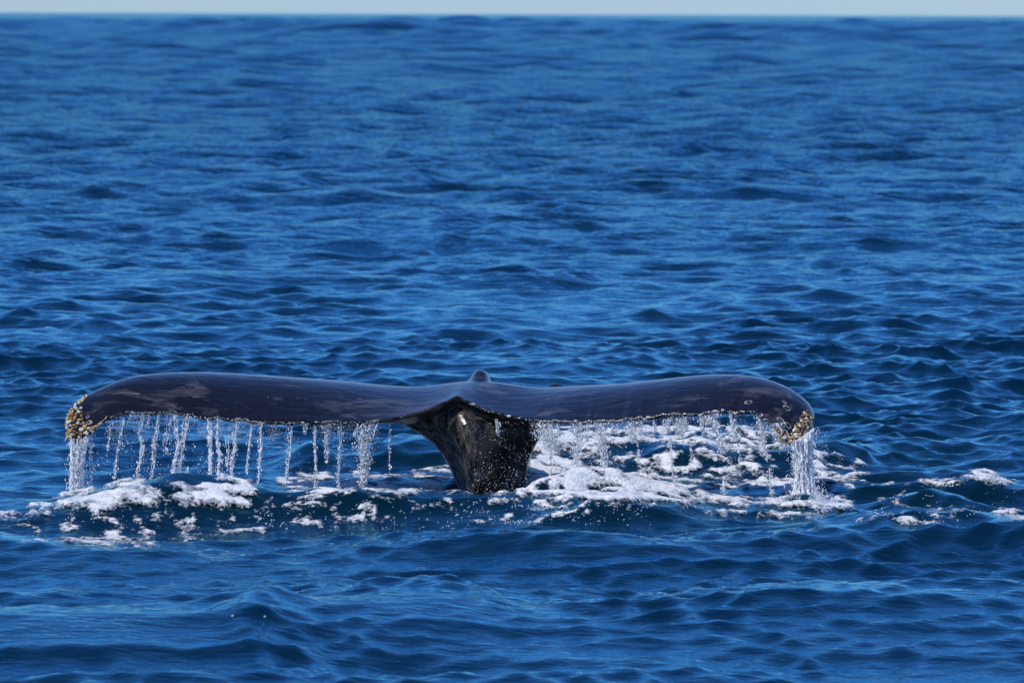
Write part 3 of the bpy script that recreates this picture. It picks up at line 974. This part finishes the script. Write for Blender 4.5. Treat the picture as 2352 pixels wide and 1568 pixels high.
# ------------------------------------------------------------------ loose drops and bubbles
def spray(name, n, box, yr, size, label, cat, fall=None, mat=None, stretch=1.1, mound=False):
    x = rng.uniform(box[0], box[2], n); y = rng.uniform(0, 1, n)
    if mound:     # thickest low down in the middle, thinning out upwards and sideways
        z = rng.normal(0, 1, n); x = (box[0] + box[2]) / 2 + z * (box[2] - box[0]) / 4.2
        y = 1 - np.abs(rng.normal(0, .42, n)) * np.exp(-z * z * .35)
    top = np.interp(x, SI[:, 2], SI[:, 3]) if box[1] is None else box[1]
    y = top + (box[3] - top) * (y ** fall if fall else y)
    dens = vnoise(x / 26.0, y / 30.0, 12)
    k = dens > rng.uniform(.15, .75, n)
    if not mound and yr is not None:      # thin out towards the sides
        ed_ = np.minimum(x - box[0], box[2] - x) / (box[2] - box[0])
        k &= sstep(0, .22, ed_) > rng.uniform(0, 1, n)
    x, y = x[k], y[k]
    yd = np.interp(x, SI[:, 2], YT) if yr is None else 0
    Yd = yd + rng.normal(.02, .02, len(x)) if yr is None else rng.uniform(yr[0], yr[1], len(x))
    P = at(x, y, Yd)
    v, f = blobs(P, size * rng.uniform(.5, 1.0, len(x)) * rng.choice([.8, 1, 1.7], len(x), p=[.5, .4, .1]), stretch)
    add_obj(name, make_mesh(name, v, f), mat or M_DROP, label=label, cat=cat, kind='stuff')


spray('water_spray', 13000, (240, None, 870, 1010), None, .0022, 'fine mist of drops clinging under the fluke lobe over open blue water', 'spray', fall=2.2)
spray('water_spray', 9000, (1215, None, 1780, 1000), None, .0022, 'fine mist of drops clinging under the fluke lobe over the white wake', 'spray', fall=2.2)
spray('water_drops', 1500, (150, 1010, 560, 1140), (-1.2, -.4), .0042, 'loose drops flying above the foaming crest', 'drops')
spray('water_drops', 700, (560, 1000, 900, 1150), (-1.0, -.3), .003, 'loose drops falling beside the tail stock over blue water', 'drops')
spray('water_drops', 1000, (1062, 968, 1250, 1140), (-.36, -.28), .0027, 'bright drops falling across the black face of the tail stock', 'drops')
spray('water_drops', 1800, (1230, 1000, 1800, 1150), (-.9, .6), .0032, 'loose drops falling in front of the white wake', 'drops')
spray('water_drops', 3000, (1795, 1105, 1935, 1165), (-1.1, -.6), .0042, 'splash drops thrown up round the broad water column', 'drops', mound=True)
spray('water_drops', 1500, (140, 1125, 225, 1172), (-1.0, -.6), .004, 'splash drops thrown up at the foot of the narrow water column', 'drops', mound=True)
spray('water_drops', 900, (2252, 1078, 2312, 1112), (-.15, .05), .006, 'small white splash leaping off the choppy water crest', 'splash', mound=True)
spray('water_drops', 500, (1860, 985, 1905, 1110), (-.9, -.6), .0025, 'stray drops beside the broad water column', 'drops')


def bubbles(areas, label, cat, sizes):
    P = []; R = []
    for (x0, y0, x1, y1, n) in areas:
        c = at_z(np.array([x0, x1, x0, x1]), np.array([y0, y0, y1, y1]), 0.0)
        m = n * 24
        qx = rng.uniform(c[:, 0].min() - .3, c[:, 0].max() + .3, m); qy = rng.uniform(c[:, 1].min() - 2.5, c[:, 1].max() + 2.5, m)
        Xs, Ys, Zs = sea_points(qx.astype(np.float32), qy.astype(np.float32), np.full(m, .05, np.float32))
        Q = np.stack([Xs, Ys, Zs], 1)
        bx_, by_ = project(Q)
        k = (bx_ > x0) & (bx_ < x1) & (by_ > y0) & (by_ < y1) & (vnoise(bx_ / 22, by_ / 7, 41) > rng.uniform(.45, .9, m))
        Q = Q[k][:n]
        P.append(Q); R.append(rng.uniform(sizes[0], sizes[1], len(Q)))
    P = np.concatenate(P); R = np.concatenate(R)
    v, f = blobs(P, R, .8)
    add_obj('bubbles', make_mesh('bubbles', v, f), M_DROP, label=label, cat=cat, kind='stuff')


bubbles([(580, 1148, 1100, 1215, 800), (1100, 1146, 1500, 1205, 800), (150, 1170, 620, 1215, 300), (1030, 1140, 1260, 1158, 160)], 'white bubbles standing for sun glints on the dark wave face before the tail stock', 'bubbles', (.002, .0055))  # white blobs make the sun sparkle on the wave face
bubbles([(2010, 1135, 2200, 1200, 420), (2200, 1120, 2352, 1190, 120), (1850, 1160, 1960, 1180, 60)], 'white bubbles standing for glints on the choppy water beyond the broad water column', 'bubbles', (.002, .0055))  # the glints on the dark chop, put in as white blobs
bubbles([(485, 1412, 545, 1422, 40), (580, 1404, 640, 1418, 40), (640, 1412, 725, 1424, 24), (200, 1424, 270, 1432, 16)],
        'few bubbles floating on the smooth water before the dark wave', 'bubbles', (.003, .009))
for (x0, x1, n, lab) in [(1066, 1775, 380, 'white water beads standing for sun glint along the fluke edge over the white wake'), (250, 1040, 130, 'white water beads standing for sun glint along the fluke edge over open blue water')]:  # blobs stand in for the sun glint on the wet edge
    ex = rng.uniform(x0, x1, n); ex = ex[vnoise(ex / 12.0, ex * 0, 55) > rng.uniform(.25, .8, n)]
    ey = np.interp(ex, SI[:, 2], SI[:, 3]) + rng.normal(1.0, 1.6, len(ex))
    Pe = at(ex, ey, np.interp(ex, SI[:, 2], YT) - .004)
    v, f = blobs(Pe, rng.uniform(.0015, .0042, len(ex)), .8)
    add_obj('glint_beads', make_mesh('glint_beads', v, f), M_DROP, label=lab, cat='water beads', kind='stuff')
